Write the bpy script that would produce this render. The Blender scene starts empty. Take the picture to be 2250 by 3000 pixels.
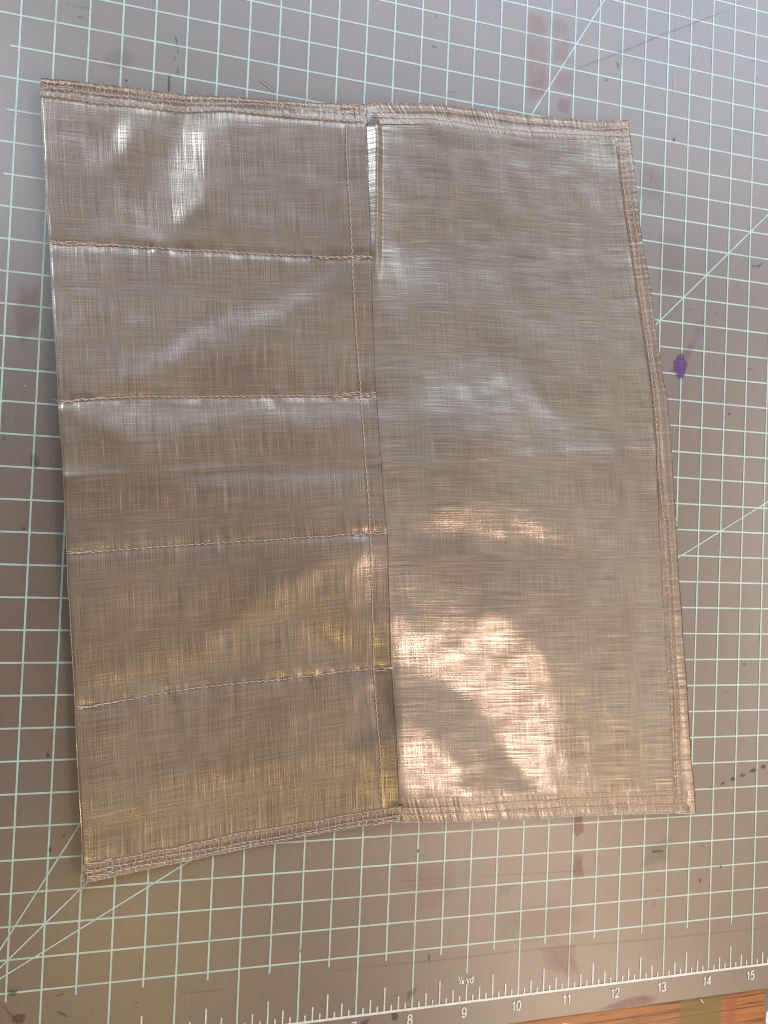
import bpy, math, random
import numpy as np
from mathutils import Vector, Euler, noise as mnoise
D={"L_top":[[1.361,14.931],[1.9,14.984],[2.516,15.053],[3.508,15.115],[4.242,15.198],[5.464,15.322],[6.421,15.436],[6.47,15.444]],"R_top":[[6.435,15.431],[6.583,15.5],[6.745,15.554],[6.824,15.554],[7.492,15.676],[8.399,15.746],[9.431,15.805],[10.932,15.963],[11.514,16.088]],"R_right":[[11.537,16.111],[11.665,15.4],[11.82,14.541],[11.998,13.677],[12.081,13.419],[12.194,12.955],[12.296,12.378],[12.402,11.911],[12.478,11.441],[12.615,10.955],[12.668,10.508],[12.742,9.891],[12.811,9.19],[12.88,8.501],[12.964,7.604],[13.042,7.072],[13.107,6.526],[13.224,5.537],[13.271,5.043],[13.38,4.054],[13.446,3.701],[13.496,3.116]],"R_bot":[[7.556,3.31],[8.094,3.291],[9.043,3.256],[10.399,3.21],[11.818,3.175],[12.96,3.132],[13.511,3.102]],"L_bot":[[2.533,2.714],[2.668,2.703],[3.008,2.751],[3.492,2.806],[4.271,2.896],[5.005,2.994],[5.948,3.139],[6.853,3.26],[7.337,3.307],[7.586,3.316]],"L_left":[[1.358,14.941],[1.365,14.793],[1.404,14.362],[1.456,13.794],[1.484,13.51],[1.515,13.062],[1.546,12.922],[1.608,12.425],[1.651,11.925],[1.696,11.5],[1.754,11.002],[1.802,10.502],[1.854,10.003],[1.892,9.63],[1.952,9.174],[1.997,8.632],[2.072,7.775],[2.113,7.207],[2.163,6.776],[2.195,6.403],[2.26,5.762],[2.299,5.337],[2.346,4.764],[2.39,4.339],[2.469,3.608],[2.485,3.466],[2.534,2.727]],"seam":[[6.466,15.433],[6.483,15.01],[6.55,14.269],[6.623,13.513],[6.668,12.87],[6.72,12.347],[6.774,11.77],[6.877,10.583],[6.974,9.553],[7.067,8.611],[7.141,8.141],[7.285,6.244],[7.349,5.715],[7.447,4.669],[7.546,3.564],[7.568,3.338]],"hem_rt":[[6.675,15.147],[6.839,15.2],[7.676,15.352],[8.679,15.377],[9.446,15.416],[10.373,15.54],[11.575,15.767]],"hem_rr":[[11.234,16.026],[11.27,15.702],[11.359,15.255],[11.535,14.489],[11.739,13.61],[11.947,12.665],[12.185,11.588],[12.305,11.025],[12.386,10.149],[12.467,9.274],[12.507,8.547],[12.67,7.06],[12.794,5.967],[12.882,5.31],[12.923,4.872],[12.996,4.216],[13.061,3.533],[13.095,3.117]],"hem_rb":[[7.402,3.733],[7.526,3.731],[8.585,3.68],[10.603,3.61],[11.31,3.601],[12.983,3.543],[13.469,3.529]],"hem_lt":[[1.373,14.652],[2.118,14.702],[2.879,14.781],[3.522,14.822],[4.253,14.95],[5.011,14.992],[6.032,15.051],[6.497,15.1]],"hem_lb":[[2.521,2.978],[3.201,3.052],[3.974,3.125],[4.77,3.24],[5.902,3.361],[7.327,3.564],[7.618,3.604]],"creaseL":[[2.015,8.867],[3.387,9.018],[4.544,9.173],[5.801,9.287],[7.001,9.399]],"creaseR":[[7.079,9.404],[8.952,9.614],[10.543,9.817],[12.334,9.991]],"mat_edge":[[9.893,-0.488],[11.207,-0.487],[12.871,-0.488],[15.404,-0.474]],"board":[[9.934,-0.543],[15.426,-0.54],[15.439,-0.96],[15.368,-1.177],[11.194,-0.702],[14.407,-0.568],[14.443,-1.095],[13.494,-0.557],[13.509,-0.979],[14.483,-0.577],[14.768,-1.135],[10.957,-0.649],[11.195,-0.708],[15.465,-1.157],[15.503,-1.242]],"splinter":[[13.874,-0.554],[13.966,-0.634]]}
ST={"v_main":[[6.114,15.078],[6.345,12.841],[6.553,10.957],[6.715,9.386],[6.862,7.813],[6.992,6.241],[7.117,4.984],[7.255,3.61]],"h1":[[1.598,12.444],[2.768,12.566],[3.983,12.665],[5.889,12.797],[6.693,12.882]],"h2":[[1.856,9.997],[2.466,10.112],[3.192,10.209],[4.456,10.33],[5.908,10.471],[6.871,10.552]],"h3":[[2.07,7.696],[3.125,7.82],[4.413,7.949],[5.503,8.064],[6.403,8.155],[7.111,8.233]],"h4":[[2.315,5.317],[3.093,5.446],[4.042,5.599],[5.034,5.688],[6.184,5.809],[7.349,5.933]],"t1":[[1.384,14.87],[2.104,14.969],[3.153,15.002],[4.245,15.161],[5.39,15.266],[6.427,15.374]],"t2":[[1.381,14.789],[1.871,14.852],[2.802,14.918],[3.515,14.981],[4.623,15.134],[6.43,15.294]],"t3":[[1.393,14.683],[2.116,14.725],[2.877,14.808],[3.521,14.849],[4.252,14.982],[5.011,15.021],[6.033,15.084],[6.437,15.127]],"rt1":[[6.587,15.363],[6.832,15.423],[7.458,15.556],[8.232,15.637],[9.258,15.673],[10.369,15.791],[10.847,15.809],[11.55,15.967]],"rt2":[[6.591,15.263],[6.837,15.318],[7.675,15.472],[8.546,15.484],[9.445,15.544],[10.611,15.694],[11.555,15.813]],"rr1":[[11.32,15.953],[11.365,15.52],[11.47,14.92],[11.616,14.281],[11.747,13.814],[11.837,13.358],[12.011,12.54],[12.154,11.894],[12.252,11.373],[12.38,10.59],[12.441,9.713],[12.487,9.275],[12.618,8.551],[12.741,7.5],[12.867,6.185],[12.969,5.309],[13.024,4.433],[13.075,3.706],[13.144,3.18]],"rr2":[[11.422,15.971],[11.472,15.538],[11.568,14.935],[11.73,14.297],[11.856,13.828],[11.922,13.369],[12.091,12.549],[12.239,11.902],[12.343,11.381],[12.471,10.597],[12.537,9.718],[12.598,9.281],[12.714,8.555],[12.832,7.502],[12.969,6.185],[13.071,5.307],[13.126,4.43],[13.187,3.701],[13.266,3.173]],"rb1":[[7.451,3.546],[8.376,3.518],[9.467,3.534],[10.84,3.515],[12.04,3.468],[13.343,3.447]],"rb2":[[7.456,3.428],[8.167,3.429],[9.923,3.379],[11.319,3.356],[13.349,3.267]],"lb1":[[2.551,2.963],[3.203,3.031],[3.974,3.107],[4.769,3.222],[5.899,3.341],[7.322,3.552],[7.551,3.579]],"lb2":[[2.569,2.855],[3.696,2.969],[4.776,3.065],[5.905,3.208],[7.327,3.415],[7.557,3.449]],"lb3":[[2.584,2.762],[3.074,2.843],[4.269,2.951],[5.525,3.107],[7.33,3.356],[7.559,3.382]]}
PATCH=[["warm",1,[[7.34,6.133],[7.964,6.212],[8.601,6.353],[9.018,6.886],[9.441,6.891],[9.61,6.603],[9.806,6.189],[10.045,5.897],[10.335,5.77],[10.396,5.393],[10.265,4.937],[10.14,4.608],[10.186,4.358],[10.344,4.078],[10.787,3.395],[10.358,3.687],[9.635,4.172],[9.416,4.63],[9.223,5.044],[9.036,5.293],[8.629,5.644],[8.066,5.77],[7.349,5.908]]],["warm",1,[[7.543,4.19],[7.872,4.296],[8.344,4.158],[8.439,3.913],[8.088,3.651],[7.561,3.756]]],["warm",0.8,[[7.502,5.202],[7.713,5.118],[8.274,4.304],[8.301,4.159],[7.543,4.19]]],["warm",0.5,[[7.184,6.904],[7.434,6.867],[7.622,6.351],[7.337,6.192],[7.207,6.35]]],["warm",0.72,[[7.364,8.578],[9.521,8.925],[10.787,8.477],[10.472,8.084],[8.925,8.155],[7.63,8.229]]],["yellow",1.6,[[3.033,3.724],[3.341,3.816],[3.641,3.401],[3.689,3.107],[3.471,3.266],[3.18,3.536]]],["yellow",1,[[4.8,3.368],[5.924,3.683],[5.976,3.375],[4.993,3.189]]],["yellow",1,[[2.536,3.059],[2.826,3.022],[2.802,2.81],[2.564,2.827]]],["yellow",1,[[6.399,8.3],[7.087,8.367],[7.094,8.209],[6.405,8.163]]],["away",[-0.09,-0.11],[[7.4,5.658],[8.07,5.67],[8.634,5.522],[9.041,5.17],[9.299,4.797],[9.466,4.506],[9.705,4.103],[8.473,4.153],[8.284,4.584],[7.755,5.117],[7.5,5.241]]],["away",[-0.05,-0.1],[[8.516,4.151],[9.705,4.103],[10.359,3.662],[8.489,3.751]]],["flat",[0,0.085],[[6.936,15.105],[9.006,15.38],[11.349,15.694],[12.013,13.761],[10.18,13.516],[7.011,13.254]]],["flat",[0,0.05],[[4.261,14.796],[6.118,15.043],[6.264,13.47],[4.328,13.27]]],["flat",[-0.02,0.06],[[1.476,13.941],[2.085,13.897],[2.207,12.743],[1.643,12.519]]],["flat",[0,0.03],[[7.056,13.179],[12.014,13.717],[12.262,12.374],[10.231,12.153],[8.937,12.513],[7.133,12.301]]],["flat",[0,0.01],[[9.225,12.044],[12.262,12.374],[12.425,10.62],[10.295,10.455],[9.515,11.57]]],["flat",[-0.035,0],[[10.045,7.107],[10.777,7.457],[12.529,7.495],[12.954,3.973],[10.809,4.059],[10.469,4.431],[10.407,4.85],[10.572,5.39],[10.464,5.811],[10.172,6.189]]],["flat",[-0.04,0],[[10.809,4.059],[12.903,3.975],[12.918,3.561],[11.106,3.647]]],["cool_glint",1.6,[[2.19,13.841],[2.471,14.48],[2.807,14.8],[2.731,14.153],[2.333,13.717]]],["cool_glint",0.9,[[2.879,13.209],[3.169,13.851],[3.455,14.691],[3.881,14.996],[4.013,14.522],[3.881,13.319],[3.456,13.068]]],["window",1,[[2.256,10.197],[3.196,10.907],[4.033,11.556],[5.216,12.075],[6.132,12.776],[6.065,12.451],[5.307,11.774],[4.268,11.24],[3.001,10.519]]],["window",0.75,[[1.997,9.959],[6.876,10.494],[6.814,10.028],[4.473,9.968],[3.05,9.455]]],["window",1,[[3.007,8.865],[4.511,9.115],[6.923,9.375],[6.85,9.157],[5.275,8.914]]],["window",0.7,[[7.536,10.646],[8.448,11.465],[8.97,11.683],[9.456,10.726],[9.04,9.861],[7.903,9.946]]],["yellow",1.5,[[2.54,5.525],[2.663,5.81],[4.482,6.39],[5.05,7.074],[6.494,7.958],[6.817,7.969],[6.125,7.247],[5.374,6.621],[4.948,5.939],[3.226,5.587]]],["yellow",1.05,[[5.834,6.702],[7.193,6.793],[7.216,6.24],[6.495,6.007]]],["yellow",1.25,[[5.783,4.253],[7.522,4.814],[7.522,3.789],[5.207,3.449],[4.528,3.673]]],["yellow",1,[[3.92,9.155],[6.834,9.537],[6.881,9.381],[5.261,9.251]]],["gold",1,[[10.314,4.986],[11.44,5.087],[12.92,5.1],[13.013,3.875],[11.766,4.097],[10.527,4.229]]],["gold",1,[[9.957,7.155],[12.338,7.369],[12.35,7.021],[10.15,6.907]]],["flat",[0,-0.03],[[2.486,5.24],[6.983,5.926],[7.35,4.976],[5.626,4.335],[2.603,4.167]]]]
PAL={"purple":[0.13,0.03,0.22],"red":[0.42,0.13,0.11],"dark":[0.05,0.04,0.04],"brown":[0.16,0.06,0.045],"green":[0.09,0.11,0.06],"white":[0.75,0.72,0.68],"maroon":[0.3,0.08,0.08]}
BLOTS=[["purple",0.95,[[12.834,11.723],[12.897,11.819],[12.998,11.883],[13.106,11.767],[13.131,11.661],[13.094,11.513],[13.013,11.452],[12.929,11.48],[12.853,11.581]]],["purple",0.18,[[12.977,11.881],[13.036,11.995],[13.198,12.138],[13.322,12.187],[13.304,12.095],[13.227,11.906],[13.127,11.769]]],["purple",0.09,[[13.198,12.12],[13.308,12.586],[13.474,12.677],[13.502,12.461],[13.384,12.212]]],["red",0.21,[[9.522,17.848],[9.837,17.925],[9.921,17.593],[9.854,17.492],[9.564,17.475]]],["red",0.18,[[9.538,17.405],[9.902,17.467],[9.929,16.985],[9.572,16.893]]],["red",0.25,[[9.559,16.868],[9.932,16.898],[9.936,16.551],[9.897,16.348],[9.581,16.289]]],["red",0.14,[[10.005,17.873],[10.361,17.905],[10.376,17.512],[10.033,17.486]]],["red",0.18,[[10.035,17.442],[10.376,17.512],[10.367,17.115],[10.058,17.076]]],["red",0.16,[[10.087,16.929],[10.492,16.964],[10.482,16.588],[10.102,16.539]]],["maroon",0.25,[[10.202,16.405],[10.44,16.427],[10.427,16.14],[10.188,16.14]]],["red",0.5,[[11.001,3.191],[11.182,3.181],[11.206,2.798],[11.089,2.742],[11.013,2.873]]],["red",0.42,[[11.029,2.442],[11.21,2.417],[11.233,2.056],[11.092,2.003],[11.032,2.092]]],["red",0.25,[[10.529,0.776],[11.041,0.83],[11.249,0.326],[11.015,0.246],[10.541,0.443]]],["red",0.12,[[9.86,1.5],[10.775,1.671],[11.453,1.276],[10.712,0.841],[10.061,0.987]]],["red",0.12,[[7.65,2.443],[8.669,2.49],[8.826,1.832],[7.933,1.668]]],["green",0.18,[[12.534,2.521],[13.086,2.616],[13.05,2.181],[12.449,2.094]]],["purple",0.1,[[9.526,1.999],[9.887,1.992],[9.758,1.796],[9.535,1.774]]],["green",0.1,[[9.504,1.408],[9.953,1.451],[9.925,1.0],[9.563,1.035]]],["brown",0.7,[[1.614,0.657],[1.704,0.667],[1.782,0.664],[1.805,0.606],[1.762,0.535],[1.671,0.539],[1.61,0.602]]],["brown",0.5,[[1.464,0.827],[1.504,0.795],[1.572,0.711],[1.627,0.655],[1.602,0.638],[1.533,0.715]]],["dark",0.5,[[1.542,1.067],[1.648,1.028],[1.625,0.961],[1.533,0.985]]],["dark",0.6,[[1.912,4.621],[1.939,4.605],[1.955,4.562],[1.922,4.542],[1.901,4.571]]],["dark",0.3,[[1.458,9.195],[1.55,9.215],[1.608,9.104],[1.56,8.986],[1.466,9.024]]],["dark",0.7,[[12.958,8.554],[13.009,8.556],[13.035,8.516],[12.97,8.487]]],["dark",0.72,[[15.211,3.886],[15.195,3.854],[15.156,3.836],[15.115,3.841],[15.098,3.866],[15.113,3.898],[15.153,3.916],[15.193,3.911]]],["dark",0.72,[[15.007,3.821],[14.983,3.793],[14.924,3.773],[14.864,3.773],[14.838,3.793],[14.862,3.822],[14.921,3.842],[14.982,3.842]]],["dark",0.72,[[14.725,3.738],[14.708,3.71],[14.666,3.693],[14.623,3.696],[14.605,3.717],[14.622,3.745],[14.664,3.762],[14.707,3.759]]],["dark",0.72,[[14.488,3.673],[14.476,3.642],[14.443,3.625],[14.409,3.631],[14.395,3.657],[14.407,3.687],[14.44,3.705],[14.474,3.699]]],["dark",0.72,[[14.252,3.597],[14.241,3.576],[14.214,3.564],[14.187,3.567],[14.176,3.584],[14.186,3.605],[14.213,3.618],[14.24,3.614]]],["dark",0.72,[[14.002,3.534],[13.987,3.522],[13.952,3.512],[13.916,3.51],[13.901,3.517],[13.916,3.53],[13.951,3.54],[13.987,3.542]]],["green",0.85,[[7.637,-0.029],[7.729,-0.04],[7.772,-0.083],[7.734,-0.155],[7.663,-0.156]]],["green",0.35,[[7.9,0.277],[8.04,0.377],[8.083,0.314],[7.986,0.19],[7.905,0.161]]],["green",0.4,[[7.645,0.287],[7.716,0.283],[7.707,0.251],[7.652,0.257]]],["purple",0.6,[[7.091,-0.133],[7.188,-0.079],[7.248,-0.086],[7.22,-0.14],[7.132,-0.171]]],["maroon",0.4,[[11.681,-0.448],[12.229,-0.322],[12.686,-0.292],[12.831,-0.37],[12.799,-0.458],[12.165,-0.484]]],["brown",0.2,[[1.165,11.757],[1.455,11.792],[1.482,11.216],[1.271,10.906],[1.12,11.32]]],["dark",0.7,[[2.551,15.292],[2.603,15.302],[2.615,15.278],[2.563,15.26]]],["dark",0.4,[[1.798,16.16],[1.848,16.178],[1.908,16.164],[1.851,16.126]]],["dark",0.8,[[14.101,10.84],[14.144,10.838],[14.138,10.806],[14.108,10.809]]],["brown",0.5,[[13.839,10.673],[13.892,10.672],[13.878,10.64],[13.844,10.646]]],["dark",0.7,[[13.986,10.743],[14.014,10.742],[14.008,10.723],[13.991,10.721]]],["brown",0.6,[[13.725,12.787],[13.751,12.772],[13.759,12.732],[13.731,12.742]]],["dark",0.7,[[14.597,5.918],[14.636,5.932],[14.652,5.899],[14.616,5.881]]],["dark",0.7,[[14.233,5.375],[14.282,5.374],[14.289,5.356],[14.251,5.356]]],["dark",0.7,[[13.734,1.792],[13.769,1.798],[13.777,1.736],[13.751,1.711]]],["dark",0.6,[[14.192,2.021],[14.234,2.018],[14.232,1.959],[14.205,1.952]]],["red",0.9,[[5.994,1.226],[6.029,1.223],[6.032,1.165],[5.997,1.169]]],["dark",0.7,[[7.983,2.73],[8.025,2.727],[8.027,2.683],[7.984,2.686]]],["green",0.15,[[2.203,15.61],[2.613,15.843],[2.733,15.565],[2.352,15.4]]],["brown",0.14,[[11.992,15.482],[12.501,15.511],[12.485,14.767],[11.993,14.873]]],["brown",0.12,[[12.426,14.105],[12.963,14.125],[12.954,13.18],[12.481,13.123]]]]
PENS=[["dark",0.5,0.015,[[10.514,17.012],[10.871,17.206],[11.55,17.574],[12.244,17.987],[13.01,18.408],[13.877,18.886]]],["dark",0.6,0.02,[[7.692,16.898],[7.719,16.871],[7.793,16.886]]],["dark",0.6,0.02,[[7.735,17.452],[7.755,17.393]]],["dark",0.7,0.025,[[11.384,17.325],[11.42,17.279],[11.438,17.215]]],["dark",0.8,0.03,[[11.174,16.954],[11.186,16.912]]],["dark",0.85,0.025,[[12.686,16.096],[12.684,16.013]]],["dark",0.5,0.012,[[12.213,15.378],[12.216,15.153]]],["dark",0.5,0.012,[[7.999,16.109],[8.195,16.141]]],["dark",0.6,0.02,[[14.427,17.976],[14.445,17.932]]],["dark",0.6,0.02,[[14.522,17.608],[14.577,17.614]]],["dark",0.6,0.02,[[3.308,16.157],[3.342,16.049],[3.356,15.994]]],["dark",0.65,0.02,[[3.347,15.954],[3.376,15.864]]],["dark",0.6,0.02,[[3.324,15.815],[3.308,15.747]]],["dark",0.5,0.02,[[3.378,15.654],[3.37,15.518]]],["dark",0.75,0.028,[[3.243,15.494],[3.251,15.171]]],["dark",0.7,0.02,[[4.69,15.695],[4.808,15.639],[4.967,15.563]]],["white",0.7,0.018,[[4.706,15.679],[4.809,15.624],[4.952,15.548]]],["dark",0.7,0.03,[[1.416,8.081],[1.424,8.036]]],["brown",0.6,0.03,[[1.048,9.413],[1.093,9.421]]],["brown",0.5,0.03,[[1.721,6.982],[1.73,6.939]]],["dark",0.65,0.03,[[2.019,3.181],[2.031,3.081]]],["brown",0.4,0.025,[[2.15,3.243],[2.2,3.318],[2.244,3.379]]],["dark",0.5,0.03,[[2.244,0.651],[2.327,0.599],[2.403,0.547]]],["dark",0.45,0.03,[[2.207,0.887],[2.26,0.895],[2.326,0.909]]],["dark",0.5,0.016,[[3.36,0.651],[3.447,0.641]]],["dark",0.5,0.014,[[4.083,0.72],[4.265,0.707],[4.741,0.701]]],["brown",0.8,0.022,[[8.288,0.931],[8.286,0.78]]],["brown",0.42,0.014,[[6.424,0.801],[6.952,0.811],[7.533,0.798],[8.23,0.783],[9.032,0.779],[9.887,0.791],[10.996,0.772],[12.949,0.731],[15.366,0.712]]],["brown",0.35,0.012,[[9.119,2.182],[9.744,2.167],[11.422,2.126]]],["brown",0.25,0.01,[[7.41,2.205],[8.465,2.203],[9.119,2.182]]],["dark",0.6,0.03,[[12.665,2.374],[12.776,2.378],[12.927,2.373]]],["dark",0.4,0.02,[[13.788,2.452],[13.776,2.391]]],["dark",0.55,0.02,[[12.758,1.45],[12.735,1.348]]],["dark",0.5,0.02,[[12.583,1.456],[12.578,1.422]]],["dark",0.5,0.02,[[12.791,1.647],[12.852,1.637]]],["brown",0.5,0.02,[[14.262,1.707],[14.246,1.673]]],["purple",0.8,0.022,[[14.535,13.818],[14.579,13.833],[14.601,13.808],[14.655,13.852],[14.667,13.816],[14.743,13.863],[14.754,13.883],[14.713,13.785]]],["purple",0.7,0.02,[[14.743,13.863],[14.802,13.905]]],["brown",0.5,0.015,[[13.051,12.775],[13.217,12.794]]],["dark",0.5,0.02,[[14.505,11.726],[14.646,11.767]]],["dark",0.6,0.015,[[12.751,11.572],[12.855,11.546]]],["purple",0.9,0.02,[[12.908,11.479],[12.899,11.442]]],["purple",0.9,0.02,[[13.023,11.471],[13.03,11.427]]],["dark",0.6,0.02,[[13.98,8.663],[14.002,8.664]]],["dark",0.4,0.014,[[1.646,16.335],[1.701,16.324]]],["dark",0.4,0.012,[[1.729,16.308],[2.017,16.319]]],["dark",0.5,0.014,[[2.013,15.515],[2.165,15.531]]],["white",0.3,0.012,[[13.131,17.801],[13.094,17.646],[13.037,17.469]]],["white",0.3,0.012,[[13.273,17.978],[13.323,17.766],[13.372,17.572]]],["white",0.4,0.014,[[12.669,18.432],[12.664,18.257]]],["white",0.4,0.014,[[12.647,17.247],[12.652,16.919]]],["white",0.22,0.012,[[13.841,18.018],[13.843,17.291],[13.826,16.822]]],["white",0.22,0.012,[[14.445,17.951],[14.47,17.504]]],["white",0.35,0.02,[[12.859,16.848],[12.866,16.831]]],["white",0.5,0.03,[[2.438,15.904],[2.449,15.897]]],["white",0.4,0.03,[[1.309,10.251],[1.348,10.252]]],["white",0.4,0.02,[[13.07,9.192],[13.107,9.19]]],["white",0.3,0.014,[[7.26,16.727],[7.352,16.559]]],["white",0.3,0.014,[[12.668,18.441],[12.671,17.892]]],["white",0.3,0.014,[[12.644,17.612],[12.642,16.926]]],["white",0.3,0.014,[[13.261,18.012],[13.019,17.364]]],["white",0.3,0.014,[[8.985,16.585],[9.238,17.149]]]]

IN = 0.0254
random.seed(5); rng = np.random.default_rng(5)
sc = bpy.context.scene
col = sc.collection

# ------------------------------------------------------------ camera, world, lamps
CAM = np.array([3.4647, 8.2076, 13.3246])
cd = bpy.data.cameras.new('camera'); cam = bpy.data.objects.new('camera', cd); col.objects.link(cam)
cd.sensor_fit = 'VERTICAL'; cd.sensor_height = 36.0; cd.lens = 2340.38 / 3000 * 36.0
cd.clip_start = 0.01; cd.clip_end = 50
cam.location = Vector(CAM * IN); cam.rotation_euler = (0.015294, -0.270604, 0.040959)
sc.camera = cam
sc.cycles.filter_width = 1.25
sc.view_settings.view_transform = 'Standard'; sc.view_settings.look = 'None'
sc.view_settings.exposure = 0.0; sc.view_settings.gamma = 1.0
w = bpy.data.worlds.new('World'); sc.world = w; w.use_nodes = True
w.node_tree.nodes['Background'].inputs[0].default_value = (1.0, 0.90, 0.79, 1)
w.node_tree.nodes['Background'].inputs[1].default_value = 0.05

def lamp(name, loc, target, size, color, radiance, shape='RECTANGLE'):
    ld = bpy.data.lights.new(name, 'AREA'); ld.shape = shape
    ld.size = size[0] * IN; ld.size_y = size[1] * IN
    A = size[0] * size[1] * IN * IN * (math.pi / 4 if shape in ('ELLIPSE', 'DISK') else 1)
    ld.color = color; ld.energy = radiance * math.pi * A
    o = bpy.data.objects.new(name, ld); col.objects.link(o)
    o.location = Vector(loc) * IN
    o.rotation_euler = (Vector(target) - Vector(loc)).to_track_quat('-Z', 'Y').to_euler()
    return o
WIN_C, WIN_S = (54.0, 79.0, 60.0), (116.0, 68.0)
WARM_C, YEL_C, YER_C = (20.8, -3.2, 30.0), (2.4, -17.3, 40.0), (41.0, -14.0, 40.0)
lamp('window_light', WIN_C, (WIN_C[0], WIN_C[1], 0), WIN_S, (0.70, 0.83, 1.0), 4.5).rotation_euler.z -= math.radians(8)
lamp('warm_lamp', WARM_C, (9, 5, 0), (6.0, 6.0), (1.0, 0.60, 0.43), 8.8, 'DISK')
lamp('warm_glint_fill', (22.8, -4.3, 29.2), (9.6, 3.8, 0), (1.8, 1.5), (1.0, 0.80, 0.66), 170.0, 'ELLIPSE')  # added hot spot, placed to whiten the tail of the copper highlight
lamp('warm_fill', (30.0, -22.0, 32.0), (16, 5, 0), (12.0, 12.0), (1.0, 0.76, 0.56), 8.0)  # added fill for warm diffuse light, mirrored outside the frame
lamp('cool_glint_fill', (-21.0, 42.0, 59.0), (-21, 42, 0), (11.0, 17.0), (0.80, 0.90, 1.0), 27.0)  # added cool source for the white strip and streaks on the cloth
lamp('side_fill', (40.0, 7.0, 13.0), (14, 7, 0), (22.0, 12.0), (1.0, 0.93, 0.84), 7.5)  # added fill from the right, makes the mat darken towards the left
lamp('amber_fill', YEL_C, (4, 5, 0), (8.0, 6.0), (1.0, 0.70, 0.22), 9.0)  # added source for yellow reflections on the left pockets
lamp('amber_fill', YER_C, (12, 5, 0), (8.0, 6.0), (1.0, 0.72, 0.26), 5.5)  # second added source, for gold reflections on the right panel
lamp('overhead_fill', (46.0, -14.0, 60.0), (46, -14, 0), (88.0, 92.0), (1.0, 0.84, 0.70), 0.24)  # added overhead panel that gives the cloth something broad to reflect

# ------------------------------------------------------------ helpers
def obj(name, verts, faces, mat, parent=None, smooth=False, uv=None, att=None):
    me = bpy.data.meshes.new(name)
    v = np.asarray(verts, dtype=np.float64) * IN
    me.from_pydata(v.tolist(), [], faces if isinstance(faces, list) else faces.tolist())
    me.materials.append(mat)
    if smooth: me.polygons.foreach_set('use_smooth', np.ones(len(me.polygons), dtype=bool))
    if uv is not None:
        l = me.uv_layers.new(name='uv')
        idx = np.zeros(len(me.loops), dtype=np.int32); me.loops.foreach_get('vertex_index', idx)
        l.data.foreach_set('uv', np.asarray(uv, dtype=np.float32)[idx].ravel())
    if att is not None:
        for k, a in att.items():
            at = me.attributes.new(k, 'FLOAT', 'POINT'); at.data.foreach_set('value', np.asarray(a, dtype=np.float32))
    me.update()
    o = bpy.data.objects.new(name, me); col.objects.link(o)
    if parent: o.parent = parent
    return o
def thing(o, label, cat):
    o['label'] = label; o['category'] = cat; return o
def empty(name, label, cat):
    o = bpy.data.objects.new(name, None); col.objects.link(o); o.empty_display_size = .02
    return thing(o, label, cat)

class NT:
    def __init__(s, name):
        s.m = bpy.data.materials.new(name); s.m.use_nodes = True
        s.t = s.m.node_tree; s.t.nodes.clear(); s.out = s.n('ShaderNodeOutputMaterial')
    def n(s, typ, **kw):
        nd = s.t.nodes.new(typ)
        for k, v in kw.items():
            if k.startswith('i_'):
                key = k[2:]; key = int(key) if key.isdigit() else key.replace('_', ' ')
                s.set(nd.inputs[key], v)
            else: setattr(nd, k, v)
        return nd
    def set(s, sock, v):
        if isinstance(v, bpy.types.NodeSocket): s.t.links.new(v, sock)
        elif isinstance(v, bpy.types.Node): s.t.links.new(v.outputs[0], sock)
        else: sock.default_value = v
    def coord(s, sx=1, sy=1, sz=1, src='obj', loc=(0, 0, 0), rot=0):
        if src == 'uv':
            c = s.n('ShaderNodeUVMap'); c.uv_map = 'uv'; o = c.outputs[0]; k = 1
        else:
            c = s.n('ShaderNodeTexCoord'); o = c.outputs['Object']; k = 1 / IN
        m = s.n('ShaderNodeMapping'); s.t.links.new(o, m.inputs[0])
        m.inputs['Scale'].default_value = (sx * k, sy * k, sz * k); m.inputs['Location'].default_value = loc
        m.inputs['Rotation'].default_value = (0, 0, rot)
        return m.outputs[0]
    def noise(s, co, scale=1, detail=2, rough=.5, dist=0):
        return s.n('ShaderNodeTexNoise', i_Vector=co, i_Scale=scale, i_Detail=detail, i_Roughness=rough, i_Distortion=dist).outputs[0]
    def math(s, op, a, b=0, c=None, clamp=False):
        nd = s.n('ShaderNodeMath', operation=op, use_clamp=clamp); s.set(nd.inputs[0], a); s.set(nd.inputs[1], b)
        if c is not None: s.set(nd.inputs[2], c)
        return nd.outputs[0]
    def maprange(s, a, f0, f1, t0=0, t1=1):
        nd = s.n('ShaderNodeMapRange'); s.set(nd.inputs[0], a)
        for i, v in enumerate((f0, f1, t0, t1)): nd.inputs[i + 1].default_value = v
        return nd.outputs[0]
    def mix(s, f, a, b, mode='MIX'):
        nd = s.n('ShaderNodeMix', data_type='RGBA', blend_type=mode)
        s.set(nd.inputs[0], f)
        for i, v in ((6, a), (7, b)): s.set(nd.inputs[i], v if not isinstance(v, tuple) else tuple(v) + (1,) * (4 - len(v)))
        return nd.outputs[2]
    def bump(s, h, strength=.3, dist=.01, normal=None):
        nd = s.n('ShaderNodeBump', i_Height=h, i_Strength=strength, i_Distance=dist * IN)
        if normal is not None: s.set(nd.inputs['Normal'], normal)
        return nd.outputs[0]
    def finish(s, sh): s.t.links.new(sh if isinstance(sh, bpy.types.NodeSocket) else sh.outputs[0], s.out.inputs[0]); return s.m

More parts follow.
